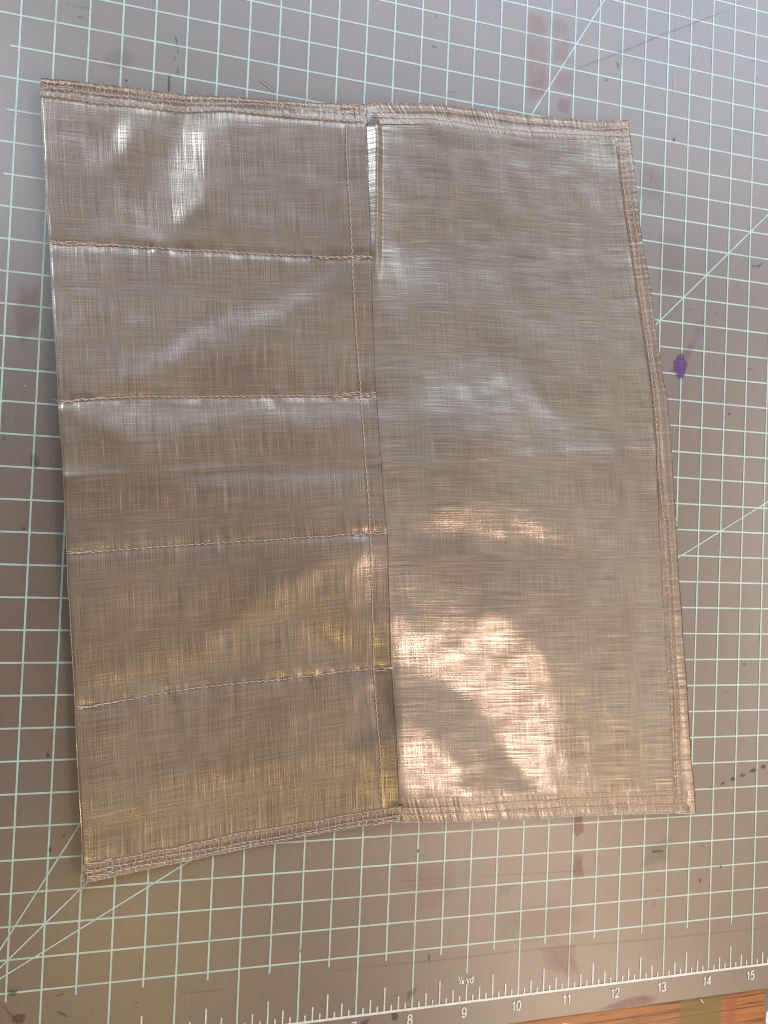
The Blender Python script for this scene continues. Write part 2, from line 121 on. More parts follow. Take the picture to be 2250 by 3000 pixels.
# ------------------------------------------------------------ materials
def mat_mat():
    t = NT('mat_vinyl'); co = t.coord()
    big = t.noise(co, .35, 4, .6); mid = t.noise(co, 1.6, 5, .65); fine = t.noise(co, 60, 2, .6)
    c = t.mix(t.maprange(big, .35, .65), (.178, .132, .104), (.206, .152, .120))
    c = t.mix(t.maprange(mid, .47, .70, 0, .5), c, (.225, .135, .105))
    c = t.mix(t.maprange(t.noise(t.coord(loc=(7, 3, 0)), .9, 4, .6), .50, .70, 0, .42), c, (.145, .148, .120))
    c = t.mix(t.maprange(fine, .3, .7, 0, .38), c, (.12, .09, .07))
    c = t.mix(t.maprange(t.noise(t.coord(loc=(2, 9, 0)), 7, 3, .65), .42, .66, 0, .30), c, (.165, .115, .095))
    sx = t.noise(t.coord(22, .5), 1, 3, .6); sy = t.noise(t.coord(.5, 22), 1, 3, .6)
    c = t.mix(t.maprange(sx, .62, .8, 0, .16), c, (.42, .37, .33))
    c = t.mix(t.maprange(sy, .62, .8, 0, .16), c, (.12, .09, .075))
    h = t.math('ADD', t.noise(co, 45, 3, .6), t.math('MULTIPLY', sx, .5))
    p = t.n('ShaderNodeBsdfPrincipled', i_Base_Color=c, i_Roughness=t.maprange(mid, .3, .7, .36, .46), i_Normal=t.bump(h, .32, .004))
    p.inputs['Specular IOR Level'].default_value = .3
    p.inputs['Coat Weight'].default_value = 1.0; p.inputs['Coat IOR'].default_value = 1.85; p.inputs['Coat Roughness'].default_value = .36
    return t.finish(p)
def print_mat(name, colr):
    t = NT(name); co = t.coord()
    wear = t.math('ADD', t.math('MULTIPLY', t.noise(co, 38, 3, .7), .6), t.math('MULTIPLY', t.noise(co, 2.2, 3, .6), .5))
    c = t.mix(t.maprange(wear, .50, .78, .03, .65), colr, (.24, .20, .165))
    p = t.n('ShaderNodeBsdfPrincipled', i_Base_Color=c, i_Roughness=.5)
    p.inputs['Coat Weight'].default_value = 1.0; p.inputs['Coat IOR'].default_value = 1.85; p.inputs['Coat Roughness'].default_value = .36
    return t.finish(p)
_dec = {}
def decal_mat(key):
    if key in _dec: return _dec[key]
    t = NT('ink_' + key); co = t.coord()
    a = t.n('ShaderNodeAttribute', attribute_name='alpha').outputs['Fac']
    n = t.math('ADD', t.math('MULTIPLY', t.noise(co, 9, 4, .7), .7), t.math('MULTIPLY', t.noise(co, 45, 2, .6), .5))
    f = t.math('MULTIPLY', a, t.maprange(n, .40, .72, .35, 1.0), clamp=True)
    d = t.n('ShaderNodeBsdfPrincipled', i_Base_Color=tuple(PAL[key]) + (1,), i_Roughness=.55)
    return _dec.setdefault(key, t.finish(t.n('ShaderNodeMixShader', i_0=f, i_1=t.n('ShaderNodeBsdfTransparent'), i_2=d)))
def fabric(name, tint=(1, 1, 1), kx=1.0, ky=1.0, gl=.062, rough=.20, bmp=.4, sheen=.13):
    """laminated crosshatch cloth: threads along u and v, each with its own bump and sheen"""
    t = NT(name); M, A, S_ = 'MULTIPLY', 'ADD', 'SUBTRACT'
    warp = t.n('ShaderNodeVectorMath', operation='SCALE'); wn = t.n('ShaderNodeTexNoise', i_Vector=t.coord(.5, .5, src='uv'), i_Scale=1.0, i_Detail=1.0)
    def th(fu, fv, loc, det=2, rgh=.5): return t.math(S_, t.noise(t.coord(fu, fv, src='uv', loc=loc), 1, det, rgh), .5)
    V = th(84, 1.1, (0, 0, 0), 1, .5); H = th(1.1, 84, (3, 5, 0), 1, .5)
    V1 = th(17, .45, (5, 2, 0)); H1 = th(.45, 17, (1, 7, 0))
    V2 = th(5, .22, (9, 1, 0), 3); H2 = th(.22, 5, (2, 8, 0), 3)
    VS = t.math(A, th(80, 1.3, (11, 4, 0), 0), .5); HS = t.math(A, th(1.3, 82, (1, 14, 0), 0), .5)
    patch = t.noise(t.coord(1, 1, src='uv'), .9, 4, .6); vis = t.noise(t.coord(1, 1, src='uv', loc=(4, 4, 0)), 2.2, 3, .6)
    sv = t.math(A, V, t.math(A, t.math(M, V1, .12), t.math(M, V2, .07)))
    sh = t.math(A, H, t.math(A, t.math(M, H1, .12), t.math(M, H2, .07)))
    s = t.math(A, t.math(M, t.math(M, sv, kx), t.maprange(vis, .3, .7, .55, 1.35)), t.math(M, t.math(M, sh, ky), t.maprange(vis, .3, .7, 1.35, .55)))
    c = t.mix(t.maprange(s, -.48, .48), (.066, .047, .032), (.222, .174, .130))
    c = t.mix(t.maprange(patch, .36, .66, 0, .8), c, t.mix(.5, c, (.125, .12, .105)))
    c = t.mix(t.maprange(t.noise(t.coord(.7, 1, src='uv', loc=(6, 2, 0)), .8, 3, .55), .46, .66, 0, .8), c, t.mix(.65, c, (.085, .050, .028)))
    sl = t.math('MAXIMUM', t.maprange(VS, .66, .80, 0, .42 * kx), t.maprange(HS, .66, .80, 0, .42 * ky))
    c = t.mix(sl, c, (.46, .39, .31))
    dk = t.math('MAXIMUM', t.maprange(VS, .33, .22, 0, .32 * kx), t.maprange(HS, .33, .22, 0, .32 * ky))
    c = t.mix(dk, c, (.06, .042, .03))
    c = t.mix(1.0, c, tint, 'MULTIPLY')
    bv = t.bump(V, bmp, .0040); bh = t.bump(H, bmp, .0040); bb = t.bump(t.math(A, H, V), bmp, .004)
    base = t.n('ShaderNodeBsdfPrincipled', i_Base_Color=c, i_Roughness=.55, i_Normal=bb)
    base.inputs['Specular IOR Level'].default_value = .3
    gc = t.mix(t.maprange(s, -.25, .25), (.72, .65, .58), (1.0, .93, .86))
    g1 = t.n('ShaderNodeBsdfAnisotropic', i_Color=gc, i_Roughness=rough, i_Normal=bv)
    g2 = t.n('ShaderNodeBsdfAnisotropic', i_Color=gc, i_Roughness=rough, i_Normal=bh)
    g = t.n('ShaderNodeMixShader', i_0=t.maprange(t.math(S_, H, V), -.08, .08), i_1=g1, i_2=g2)
    glint = t.math('MAXIMUM', t.maprange(VS, .55, .72, 0, gl * 1.6 * kx), t.maprange(HS, .55, .72, 0, gl * 1.6 * ky))
    fac = t.math(A, t.maprange(s, -.16, .16, gl * .1, gl * 1.75), glint, clamp=True)
    film = t.n('ShaderNodeBsdfAnisotropic', i_Color=gc, i_Roughness=.44, i_Normal=bb)
    base = t.n('ShaderNodeMixShader', i_0=t.maprange(s, -.3, .3, sheen * .8, sheen * 1.2), i_1=base, i_2=film)
    return t.finish(t.n('ShaderNodeMixShader', i_0=fac, i_1=base, i_2=g))
def thread_mat():
    t = NT('sewing_thread'); n = t.noise(t.coord(), 30, 3, .6)
    c = t.mix(t.maprange(n, .3, .7), (.58, .43, .35), (.86, .67, .56))
    return t.finish(t.n('ShaderNodeBsdfPrincipled', i_Base_Color=c, i_Roughness=.5))
def wood_mat():
    t = NT('varnished_wood')
    g = t.noise(t.coord(.35, 9, 3, rot=.06), 1, 6, .65, 1.2); g2 = t.noise(t.coord(.55, 30, 8, rot=.05), 1, 4, .65, .5)
    c = t.mix(t.maprange(g, .3, .7), (.33, .110, .024), (.46, .175, .042))
    c = t.mix(t.maprange(g2, .50, .61, 0, .95), c, (.09, .030, .012))
    sep = t.n('ShaderNodeSeparateXYZ'); t.set(sep.inputs[0], t.coord()); X = sep.outputs[0]
    jit = t.math('MULTIPLY', t.math('SUBTRACT', t.noise(t.coord(), 6, 3), .5), .12)
    X = t.math('ADD', X, jit)
    def band(a, b, s): return t.math('MULTIPLY', t.maprange(X, a - s, a + s), t.maprange(X, b + s, b - s))
    c = t.mix(t.math('MULTIPLY', band(13.46, 14.40, .02), .78), c, (.17, .125, .03))
    c = t.mix(t.math('MULTIPLY', band(14.50, 14.74, .06), .6), c, (.30, .075, .035))
    return t.finish(t.n('ShaderNodeBsdfPrincipled', i_Base_Color=c, i_Roughness=.35, i_Normal=t.bump(g2, .25, .01)))
def plain(name, c, r=.6):
    t = NT(name); n = t.noise(t.coord(), 8, 4, .6)
    return t.finish(t.n('ShaderNodeBsdfPrincipled', i_Base_Color=t.mix(t.maprange(n, .3, .7), tuple(k * .85 for k in c), c), i_Roughness=r))

M_MAT = mat_mat(); M_PRINT = print_mat('mint_print', (.50, .67, .59)); M_TEXT = print_mat('white_print', (.80, .83, .78))
M_L = fabric('pocket_cloth', tint=(1.20, 1.06, .93), kx=1.15, ky=.85); M_R = fabric('back_cloth', tint=(1.22, 1.20, 1.14), kx=.7, ky=1.3)
M_HEMV = fabric('hem_cloth', tint=(1.50, 1.30, 1.15), kx=1.1, ky=.4, gl=.065, rough=.24, bmp=.5)
M_HEMH = fabric('side_hem_cloth', tint=(1.45, 1.26, 1.12), kx=.5, ky=1.0, gl=.065, rough=.24, bmp=.5)
M_THR = thread_mat(); M_WOOD = wood_mat()

# ------------------------------------------------------------ ground under it all, board, paper
o = obj('tabletop', [(-30, -12, -.9), (42, -12, -.9), (42, 40, -.9), (-30, 40, -.9)], [(0, 1, 2, 3)], plain('grey_tabletop', (.25, .23, .22)))
o['kind'] = 'structure'
def box(x0, y0, z0, x1, y1, z1, b=.03):
    v = []
    for z, i in ((z0, 0), (z1 - b, 0), (z1, b)):
        v += [(x0 + i, y0 + i, z), (x1 - i, y0 + i, z), (x1 - i, y1 - i, z), (x0 + i, y1 - i, z)]
    f = [(3, 2, 1, 0), (8, 9, 10, 11)]
    for k in (0, 4):
        for i in range(4): f.append((k + i, k + (i + 1) % 4, k + 4 + (i + 1) % 4, k + 4 + i))
    return v, f
v, f = box(-9, -1.28, -.90, 15.43, 22, -.082)
thing(obj('wooden_board', v, f, M_WOOD), 'orange brown wooden board with green and red paint bands under the cutting mat', 'wooden board')
def sheet(name, pts, z, th, m):
    n = len(pts); c = np.mean(pts, 0)
    v = [(x, y, z) for x, y in pts] + [(x, y, z + th) for x, y in pts]
    f = [tuple(range(n - 1, -1, -1)), tuple(range(n, 2 * n))] + [(i, (i + 1) % n, n + (i + 1) % n, n + i) for i in range(n)]
    return obj(name, v, f, m)
M_PAPER = plain('white_paper', (.78, .77, .75))
thing(sheet('paper_scrap', [(10.96, -.655), (11.22, -.712), (11.6, -.9), (11.5, -1.3), (10.9, -1.25)], -.079, .008, M_PAPER), 'white paper corner at the bottom edge lying on the wooden board', 'paper')
thing(sheet('paper_scrap', [(15.455, -1.02), (15.60, -.93), (16.3, -1.0), (16.2, -1.7), (15.5, -1.7), (15.45, -1.2)], -.12, .03, M_PAPER), 'frayed white paper bit beside the sawn end of the wooden board', 'paper')
thing(sheet('wood_splinter', [(13.87, -.556), (13.90, -.545), (13.95, -.60), (13.985, -.665), (13.945, -.63)], -.079, .02, plain('pale_splinter', (.75, .55, .36))), 'pale wood splinter at the mat edge on the green painted band', 'splinter')

# ------------------------------------------------------------ cutting mat
mat = empty('cutting_mat', 'worn taupe cutting mat with mint grid lines, inch ruler and ink stains', 'cutting mat')
v, f = box(-.9, -.488, -.08, 36.9, 24.6, 0, .006)
obj('mat_sheet', v, f, M_MAT, mat)
GV, GF = [], []
def seg(p, q, wd, z, V=None, F=None):
    V = GV if V is None else V; F = GF if F is None else F
    d = np.array(q) - np.array(p); d = d / np.linalg.norm(d); n = np.array([-d[1], d[0]]) * wd / 2
    k = len(V)
    for a, b in ((p, -n), (q, -n), (q, n), (p, n)): V.append((a[0] + b[0], a[1] + b[1], z))
    F.append((k, k + 1, k + 2, k + 3))
for i in range(2, 72):
    x = i / 2
    if x <= 35.01 and x >= 1:
        seg((x, 0.0 if i % 2 == 0 and x != 9 else (.47 if x == 9 else .88), 0), (x, 23.12 if i % 2 else 24, 0), .0225, .0055) if False else \
        seg((x, (.50 if x == 9 else 0.0) if i % 2 == 0 else .87), (x, 24.0 if i % 2 == 0 else 23.13), .028, .0055)
for j in range(2, 47):
    y = j / 2
    if y >= 1 and y <= 23.01: seg((0.0 if j % 2 == 0 else .87, y), (36.0 if j % 2 == 0 else 35.13, y), .028, .0035)
for a in (30, 45, 60):
    c_, s_ = math.cos(math.radians(a)), math.sin(math.radians(a)); L = min(34 / c_, 22 / s_)
    seg((1, 1), (1 + L * c_, 1 + L * s_), .024, .0075 + a * .00002)
obj('grid_print', GV, GF, M_PRINT, mat)
RV, RF = [], []
seg((0, 0), (36, 0), .042, .0095, RV, RF)
for i in range(0, 36 * 8 + 1):
    x = i / 8
    if i % 8 == 0:
        if x == 9: seg((x, .019), (x, .29), .021, .0075, RV, RF)
        continue
    seg((x, .019), (x, .42 if i % 4 == 0 else .24 if i % 2 == 0 else .115), .024, .0075, RV, RF)
obj('ruler_print', RV, RF, M_TEXT, mat)
def arc(cx, cy, rx, ry, a0, a1, n=14):
    return [(cx + rx * math.cos(math.radians(a)), cy + ry * math.sin(math.radians(a))) for a in np.linspace(a0, a1, n)]
GLYPH = {'0': (.56, [arc(.28, .5, .22, .5, 90, 450, 24)]), '1': (.46, [[(.10, .77), (.22, .81), (.29, .9), (.31, 1)], [(.31, 1), (.31, 0)]]),
  '2': (.56, [arc(.27, .72, .22, .28, 172, -35) + [(.05, .04)], [(.02, .04), (.52, .04)]]),
  '3': (.56, [arc(.26, .75, .2, .25, 165, -90), arc(.26, .255, .235, .255, 90, -165)]),
  '4': (.58, [[(.42, 0), (.42, 1)], [(.42, .98), (.03, .27)], [(.02, .27), (.57, .27)]]),
  '5': (.56, [[(.49, .96), (.13, .96)], [(.14, .98), (.08, .5)], arc(.27, .32, .235, .32, 145, -155)]),
  '7': (.56, [[(.03, .96), (.52, .96)], [(.51, .96), (.33, .5), (.22, 0)]]),
  '8': (.56, [arc(.27, .755, .19, .245, 90, 450, 22), arc(.27, .26, .235, .26, 90, 450, 22)]),
  '9': (.56, [arc(.27, .68, .22, .32, 90, 450, 22), arc(.265, .42, .225, .42, 25, -150)]),
  'y': (.46, [[(.02, .70), (.22, .04)], [(.42, .70), (.18, -.12), (.02, -.22)]]),
  'd': (.52, [arc(.22, .35, .18, .35, 90, 450, 22), [(.42, 1), (.42, 0)]]), ' ': (.26, []), '/': (.34, [[(.02, 0), (.36, 1)]])}
def stroke(pts, wd, z, V, F):
    P = np.array(pts, float); T = np.gradient(P, axis=0); T /= np.linalg.norm(T, axis=1)[:, None] + 1e-9; N = np.c_[-T[:, 1], T[:, 0]] * wd / 2
    k = len(V)
    for p, n in zip(P, N): V.append((p[0] - n[0], p[1] - n[1], z)); V.append((p[0] + n[0], p[1] + n[1], z))
    for i in range(len(P) - 1): F.append((k + 2 * i, k + 2 * i + 2, k + 2 * i + 3, k + 2 * i + 1))
def text(name, parts, x, y, wd):
    """parts: (string, height, dx, dy)"""
    V, F = [], []; z = .0110
    for st_, h, dx, dy in parts:
        cx = dx
        for ch in st_:
            adv, strokes = GLYPH[ch]
            for q in strokes:
                stroke([(x + (cx + a * h), y + dy + b * h) for a, b in q], wd, z, V, F); z += .0002
            cx += (adv + .10) * h
    return obj(name, V, F, M_TEXT, mat)
for n in range(7, 16):
    h = .165; t_ = str(n); wd_ = sum(GLYPH[c][0] + .10 for c in t_) * h
    text('number', [(t_, h, -wd_ / 2 - .02, 0)], n, -.26, .024)
text('yard_mark', [('1', .075, -.17, .065), ('/', .13, -.14, .0), ('4', .075, -.10, -.005), ('yd', .125, -.005, .0)], 9.0, .325, .016)
zi = [0]
def blot(key, al, pts):
    P = np.array(pts); c = P.mean(0); n = len(P); N = 40
    ang = np.linspace(0, 1, N, endpoint=False) * n; i0 = np.floor(ang).astype(int) % n; fr = (ang - np.floor(ang))[:, None]
    ring = P[i0] * (1 - fr) + P[(i0 + 1) % n] * fr
    ring = (np.roll(ring, 1, 0) + 2 * ring + np.roll(ring, -1, 0)) / 4
    size = np.sqrt(((P - c) ** 2).sum(1)).mean()
    zi[0] += 1; z = .0125 + zi[0] * .00006
    V = [(c[0], c[1], z)]; A = [al]; F = []
    soft = al < .5
    rs = ((.5, 1.0), (.8, .8), (1.0, .45), (1.18, 0)) if soft else ((.6, 1), (.85, .95), (1.0, .7), (1.1, 0))
    for r, a in rs:
        for k in range(N):
            b0, b1 = (ring[k] / max(size, .05)); j = 1 + .22 * mnoise.noise(Vector((b0 * 1.1, b1 * 1.1, zi[0] + .3 * r))) + .20 * mnoise.noise(Vector((b0 * 4, b1 * 4, zi[0] + .3 * r)))
            q = c + (ring[k] - c) * r * j; V.append((q[0], q[1], z)); A.append(a * al)
    for k in range(N):
        F.append((0, 1 + k, 1 + (k + 1) % N))
        for r in range(3):
            a = 1 + r * N; F.append((a + k, a + N + k, a + N + (k + 1) % N, a + (k + 1) % N))
    obj('ink_stain', V, F, decal_mat(key), mat, att={'alpha': A})
for b in BLOTS: blot(*b)
def pen(key, al, wd, pts):
    P = np.array(pts); zi[0] += 1; z = .0125 + zi[0] * .00006
    # resample
    d = np.r_[0, np.cumsum(np.hypot(*np.diff(P, axis=0).T))]; n = max(4, int(d[-1] / .04))
    s = np.linspace(0, d[-1], n); Q = np.c_[np.interp(s, d, P[:, 0]), np.interp(s, d, P[:, 1])]
    T = np.gradient(Q, axis=0); T /= np.linalg.norm(T, axis=1)[:, None] + 1e-9; Nn = np.c_[-T[:, 1], T[:, 0]]
    V, A, F = [], [], []
    for i in range(n):
        e = min(1, 3.0 * min(i, n - 1 - i) / n + .45) ; jw = wd * (.75 + .5 * rng.random()) * e
        al_i = al * (.55 + .45 * rng.random()) if n > 12 else al
        for k, a in ((-1, 0), (-.4, 1), (.4, 1), (1, 0)):
            q = Q[i] + Nn[i] * k * jw * .75; V.append((q[0], q[1], z)); A.append(a * al_i)
    for i in range(n - 1):
        for k in range(3): F.append((4 * i + k, 4 * i + 4 + k, 4 * i + 5 + k, 4 * i + 1 + k))
    obj('knife_scratch' if key in ('white', 'brown') else 'pen_mark', V, F, decal_mat(key), mat, att={'alpha': A})
for b in PENS: pen(*b)

# many fine old cuts, too faint to tell apart one by one
for key, cnt, al0 in (('white', 70, .20), ('brown', 60, .22)):
    V, F, A = [], [], []
    for _ in range(cnt):
        x, y = rng.uniform(-.4, 16.5), rng.uniform(.2, 19); an = rng.choice([0, math.pi / 2, math.pi / 2, rng.uniform(0, 3.1)]) + rng.normal() * .06
        L = rng.uniform(.25, 2.2) * (1.5 if rng.random() < .2 else 1); wd = rng.uniform(.004, .008); al = al0 * rng.uniform(.3, 1.0)
        d = np.array([math.cos(an), math.sin(an)]); n = np.array([-d[1], d[0]]); bow = rng.normal() * .03
        for i in range(7):
            t_ = i / 6; c = np.array([x, y]) + d * L * (t_ - .5) + n * bow * (1 - (2 * t_ - 1) ** 2); e = math.sin(math.pi * min(.98, max(.02, t_)))
            for k, a in ((-1, 0), (0, 1), (1, 0)): V.append((*(c + n * k * wd), .0118 + .000002 * len(F) * .1)); A.append(a * al * e)
        k0 = len(V) - 21
        for i in range(6):
            for k in range(2): F.append((k0 + 3 * i + k, k0 + 3 * i + 3 + k, k0 + 3 * i + 4 + k, k0 + 3 * i + 1 + k))
    o = obj('fine_cuts', V, F, decal_mat(key), mat, att={'alpha': A}); o['kind'] = 'stuff'

# ------------------------------------------------------------ relief of the pouch (a height field in inches)
GX0, GY0, DX = .6, 2.0, .05
NX, NY = int(13.6 / DX), int(14.8 / DX)
gx = GX0 + DX * np.arange(NX); gy = GY0 + DX * np.arange(NY)
XX, YY = np.meshgrid(gx, gy)                                  # [row=y, col=x]
def blur(a, r):
    k = np.exp(-.5 * (np.arange(-int(3 * r), int(3 * r) + 1) / r) ** 2); k /= k.sum()
    p = len(k) // 2
    a = np.apply_along_axis(lambda m: np.convolve(np.pad(m, p, mode='edge'), k, 'valid'), 0, a)
    return np.apply_along_axis(lambda m: np.convolve(np.pad(m, p, mode='edge'), k, 'valid'), 1, a)
def inside(poly):
    m = np.zeros(XX.shape, bool); n = len(poly)
    for i in range(n):
        (x1, y1), (x2, y2) = poly[i], poly[(i + 1) % n]
        if y1 == y2: continue
        c = ((y1 > YY) != (y2 > YY)) & (XX < (x2 - x1) * (YY - y1) / (y2 - y1) + x1); m ^= c
    return m
def tilt(target, half):
    """slope that makes the cloth mirror the nearest point of a lamp"""
    P = np.stack([XX, YY, np.full_like(XX, .12)], -1)
    v = CAM - P
    H = target[2]; k = (H + CAM[2]) / CAM[2]
    fx = np.clip(CAM[0] + (XX - CAM[0]) * k, target[0] - half[0], target[0] + half[0])
    fy = np.clip(CAM[1] + (YY - CAM[1]) * k, target[1] - half[1], target[1] + half[1])
    l = np.stack([fx, fy, np.full_like(fx, H)], -1) - P
    h = v / np.linalg.norm(v, axis=-1, keepdims=True) + l / np.linalg.norm(l, axis=-1, keepdims=True)
    return -h[..., 0] / h[..., 2], -h[..., 1] / h[..., 2]
TL = {'warm': tilt(WARM_C, (1, 1)), 'window': tilt(WIN_C, (46, 24)), 'cool_glint': tilt((-21.0, 42.0, 59.0), (2, 6)), 'yellow': tilt(YEL_C, (2, 1.5)), 'gold': tilt(YER_C, (2, 1.5))}
W_ = np.full(XX.shape, .10); GXs = np.zeros(XX.shape); GYs = np.zeros(XX.shape)
und = blur(rng.standard_normal(XX.shape), 14); und /= und.std()
uy, ux = np.gradient(und * .011, DX); GXs += ux; GYs += uy
for lampname, wt, poly in PATCH:
    if lampname in ('away', 'flat'): continue
    m = blur(inside(poly).astype(float), 1.6)
    tx, ty = TL[lampname]
    GXs = GXs * (1 - m) + m * (tx * wt + GXs * (1 - wt)); GYs = GYs * (1 - m) + m * (ty * wt + GYs * (1 - wt))
    W_ = np.maximum(W_, m)
for lampname, wt, poly in PATCH:
    if lampname not in ('away', 'flat'): continue
    m = blur(inside(poly).astype(float), 1.6); tx, ty = TL['warm'] if lampname == 'away' else (0, 0)
    GXs = GXs * (1 - m) + m * (tx + wt[0]); GYs = GYs * (1 - m) + m * (ty + wt[1]); W_ = np.maximum(W_, m)
def solve(W, gx_, gy_, mu=.01, it=500):
    wx = np.minimum(W[:, 1:], W[:, :-1]); wy = np.minimum(W[1:], W[:-1])
    sx_ = wx * (gx_[:, 1:] + gx_[:, :-1]) / 2 * DX; sy_ = wy * (gy_[1:] + gy_[:-1]) / 2 * DX
    def At(px, py):
        r = np.zeros(W.shape); r[:, 1:] += px; r[:, :-1] -= px; r[1:] += py; r[:-1] -= py; return r
    def A(z): return At(wx * (z[:, 1:] - z[:, :-1]), wy * (z[1:] - z[:-1])) + mu * DX * DX * z
    b = At(sx_, sy_); z = np.zeros(W.shape); r = b - A(z); p = r.copy(); rs = (r * r).sum()
    for _ in range(it):
        q = A(p); a = rs / (p * q).sum(); z += a * p; r -= a * q; n = (r * r).sum()
        if n < 1e-12: break
        p = r + n / rs * p; rs = n
    return z
REL = solve(W_, GXs, GYs)
REL -= blur(REL, 40) * .7
REL = blur(REL, 1.0)
def dist_to(poly):
    d = np.full(XX.shape, 9.); t = np.zeros(XX.shape)
    for (x1, y1), (x2, y2) in zip(poly[:-1], poly[1:]):
        L2 = (x2 - x1) ** 2 + (y2 - y1) ** 2
        u = np.clip(((XX - x1) * (x2 - x1) + (YY - y1) * (y2 - y1)) / L2, 0, 1)
        e = np.hypot(XX - x1 - u * (x2 - x1), YY - y1 - u * (y2 - y1)); t = np.where(e < d, np.sign((XX - x1) * (y2 - y1) - (YY - y1) * (x2 - x1)), t); d = np.minimum(d, e)
    return d, t
for k in ('h1', 'h2', 'h3', 'h4'):
    d, t = dist_to(ST[k]); REL -= .010 * np.exp(-(d / .08) ** 2)
for k in ('v_main', 'rr1', 'rb1', 'lb1', 't3', 'rt2'):
    d, t = dist_to(ST[k]); REL -= .008 * np.exp(-(d / .06) ** 2)
for k in ('creaseL', 'creaseR'):
    d, t = dist_to(D[k]); REL += .020 * np.exp(-np.abs(d) / .10) * (1 if k == 'creaseL' else .7)
REL += .0025 * blur(rng.standard_normal(XX.shape), 2.2) / .13
print('REL', REL.min(), REL.max(), REL.std())
REL = np.where(REL < 0, .13 * np.tanh(REL / .13), .22 * np.tanh(REL / .22))
BASE = .155 + .012 * np.cos(XX * .8)
# right cloth rises in a roll beside the pocket edge near the top
dS, tS = dist_to(D['seam'])
ramp = np.clip((YY - 12.2) / 2.2, 0, 1) * np.clip((15.25 - YY) / .25, 0, 1)
dd = np.where(tS > 0, dS, -dS) if (tS[100, -1] > 0) else np.where(tS > 0, -dS, dS)
def roll(d, up, fall, a, b):
    e = np.clip(d, 0, None)
    return up * np.minimum(e, a) - fall * np.clip(e - a, 0, b - a)
ZR = BASE + REL + .01
_P = np.array(D['seam'])
def dseam(x, y): return x - np.interp(y, _P[::-1, 1], _P[::-1, 0]) + .02
def bulge(x, y):
    d = dseam(x, y); return .10 * np.exp(-(d / np.where(d > 0, .55, .9)) ** 2) * np.clip((y - 11.4) / 1.6, 0, 1) * np.clip((15.6 - y) / .5, .3, 1)
def zroll(x, y):
    """right cloth: a roll along the pocket edge that falls off steeply to the right"""
    d = dseam(x, y); k = np.clip((y - 12.2) / 1.1, 0, 1); k = k * k * (3 - 2 * k) * np.clip((15.36 - y) / .3, 0, 1)
    wd = .19 - .10 * np.clip((14.9 - y) / 2.5, 0, 1); e = np.clip(d, 0, wd)
    up = .30 * e + .31 * e * e                                  # with the bulge under it: an even slope over the lit face
    q = np.clip((d - wd) / .15, 0, 1)
    z = up - .095 * q * q * (3 - 2 * q)
    return z * k * np.exp(-(np.clip(d - .4, 0, None) / 1.7) ** 2) + bulge(x, y)
def pucker(x, y):
    z = 0
    for i, k in enumerate(('h1', 'h2', 'h3', 'h4')):
        Q = np.array(ST[k]); d = y - np.interp(x, Q[:, 0], Q[:, 1]); r = np.random.default_rng(40 + i)
        n = np.interp(x, np.arange(0, 9, .07), r.standard_normal(len(np.arange(0, 9, .07))))
        z = z + (.0035 * n - .006) * np.exp(-(d / .07) ** 2) + .004 * np.interp(x + d * .6, np.arange(-1, 10, .16), r.standard_normal(len(np.arange(-1, 10, .16)))) * np.exp(-(d / .2) ** 2)
    return z
def crease(x, y, which):
    Q = np.array(D[which]); yc = np.interp(x, Q[:, 0], Q[:, 1]); d = y - yc
    return .0075 * np.exp(-np.abs(d) / .05) * (.6 + .4 * np.sin(x * 2.1) ** 2)
ZL = BASE + REL + .045
ZL += .010 * np.clip(1 - dS / .2, 0, 1) ** 2
def samp(Z, x, y):
    fx = np.clip((np.asarray(x) - GX0) / DX, 0, NX - 1.001); fy = np.clip((np.asarray(y) - GY0) / DX, 0, NY - 1.001)
    i = fx.astype(int); j = fy.astype(int); a = fx - i; b = fy - j
    return Z[j, i] * (1 - a) * (1 - b) + Z[j, i + 1] * a * (1 - b) + Z[j + 1, i] * (1 - a) * b + Z[j + 1, i + 1] * a * b

def resample(pts, n):
    P = np.array(pts, float); d = np.r_[0, np.cumsum(np.hypot(*np.diff(P, axis=0).T))]
    s = np.linspace(0, d[-1], n); Q = np.c_[np.interp(s, d, P[:, 0]), np.interp(s, d, P[:, 1])]
    k = max(1, n // (len(P) * 3))
    if k > 1:
        ker = np.ones(k) / k
        for c in (0, 1):
            pad = np.r_[2 * Q[0, c] - Q[k:0:-1, c], Q[:, c], 2 * Q[-1, c] - Q[-2:-k - 2:-1, c]]
            Q[:, c] = np.convolve(pad, ker, 'same')[k:-k]
    return Q
def jag(Q, amp):
    T = np.gradient(Q, axis=0); T /= np.linalg.norm(T, axis=1)[:, None]; n = np.c_[-T[:, 1], T[:, 0]]
    j = rng.standard_normal(len(Q)) * amp; j[0] = j[-1] = 0
    return Q + n * j[:, None]
def coons(top, bot, left, right, nu, nv):
    """curves run left to right and top to bottom"""
    T, B, Lc, Rc = resample(top, nu), resample(bot, nu), resample(left, nv), resample(right, nv)
    u = np.linspace(0, 1, nu)[None, :, None]; v_ = np.linspace(0, 1, nv)[:, None, None]
    S = (1 - v_) * T[None] + v_ * B[None] + (1 - u) * Lc[:, None] + u * Rc[:, None]
    S = S - ((1 - u) * (1 - v_) * T[0] + u * (1 - v_) * T[-1] + (1 - u) * v_ * B[0] + u * v_ * B[-1])
    return S
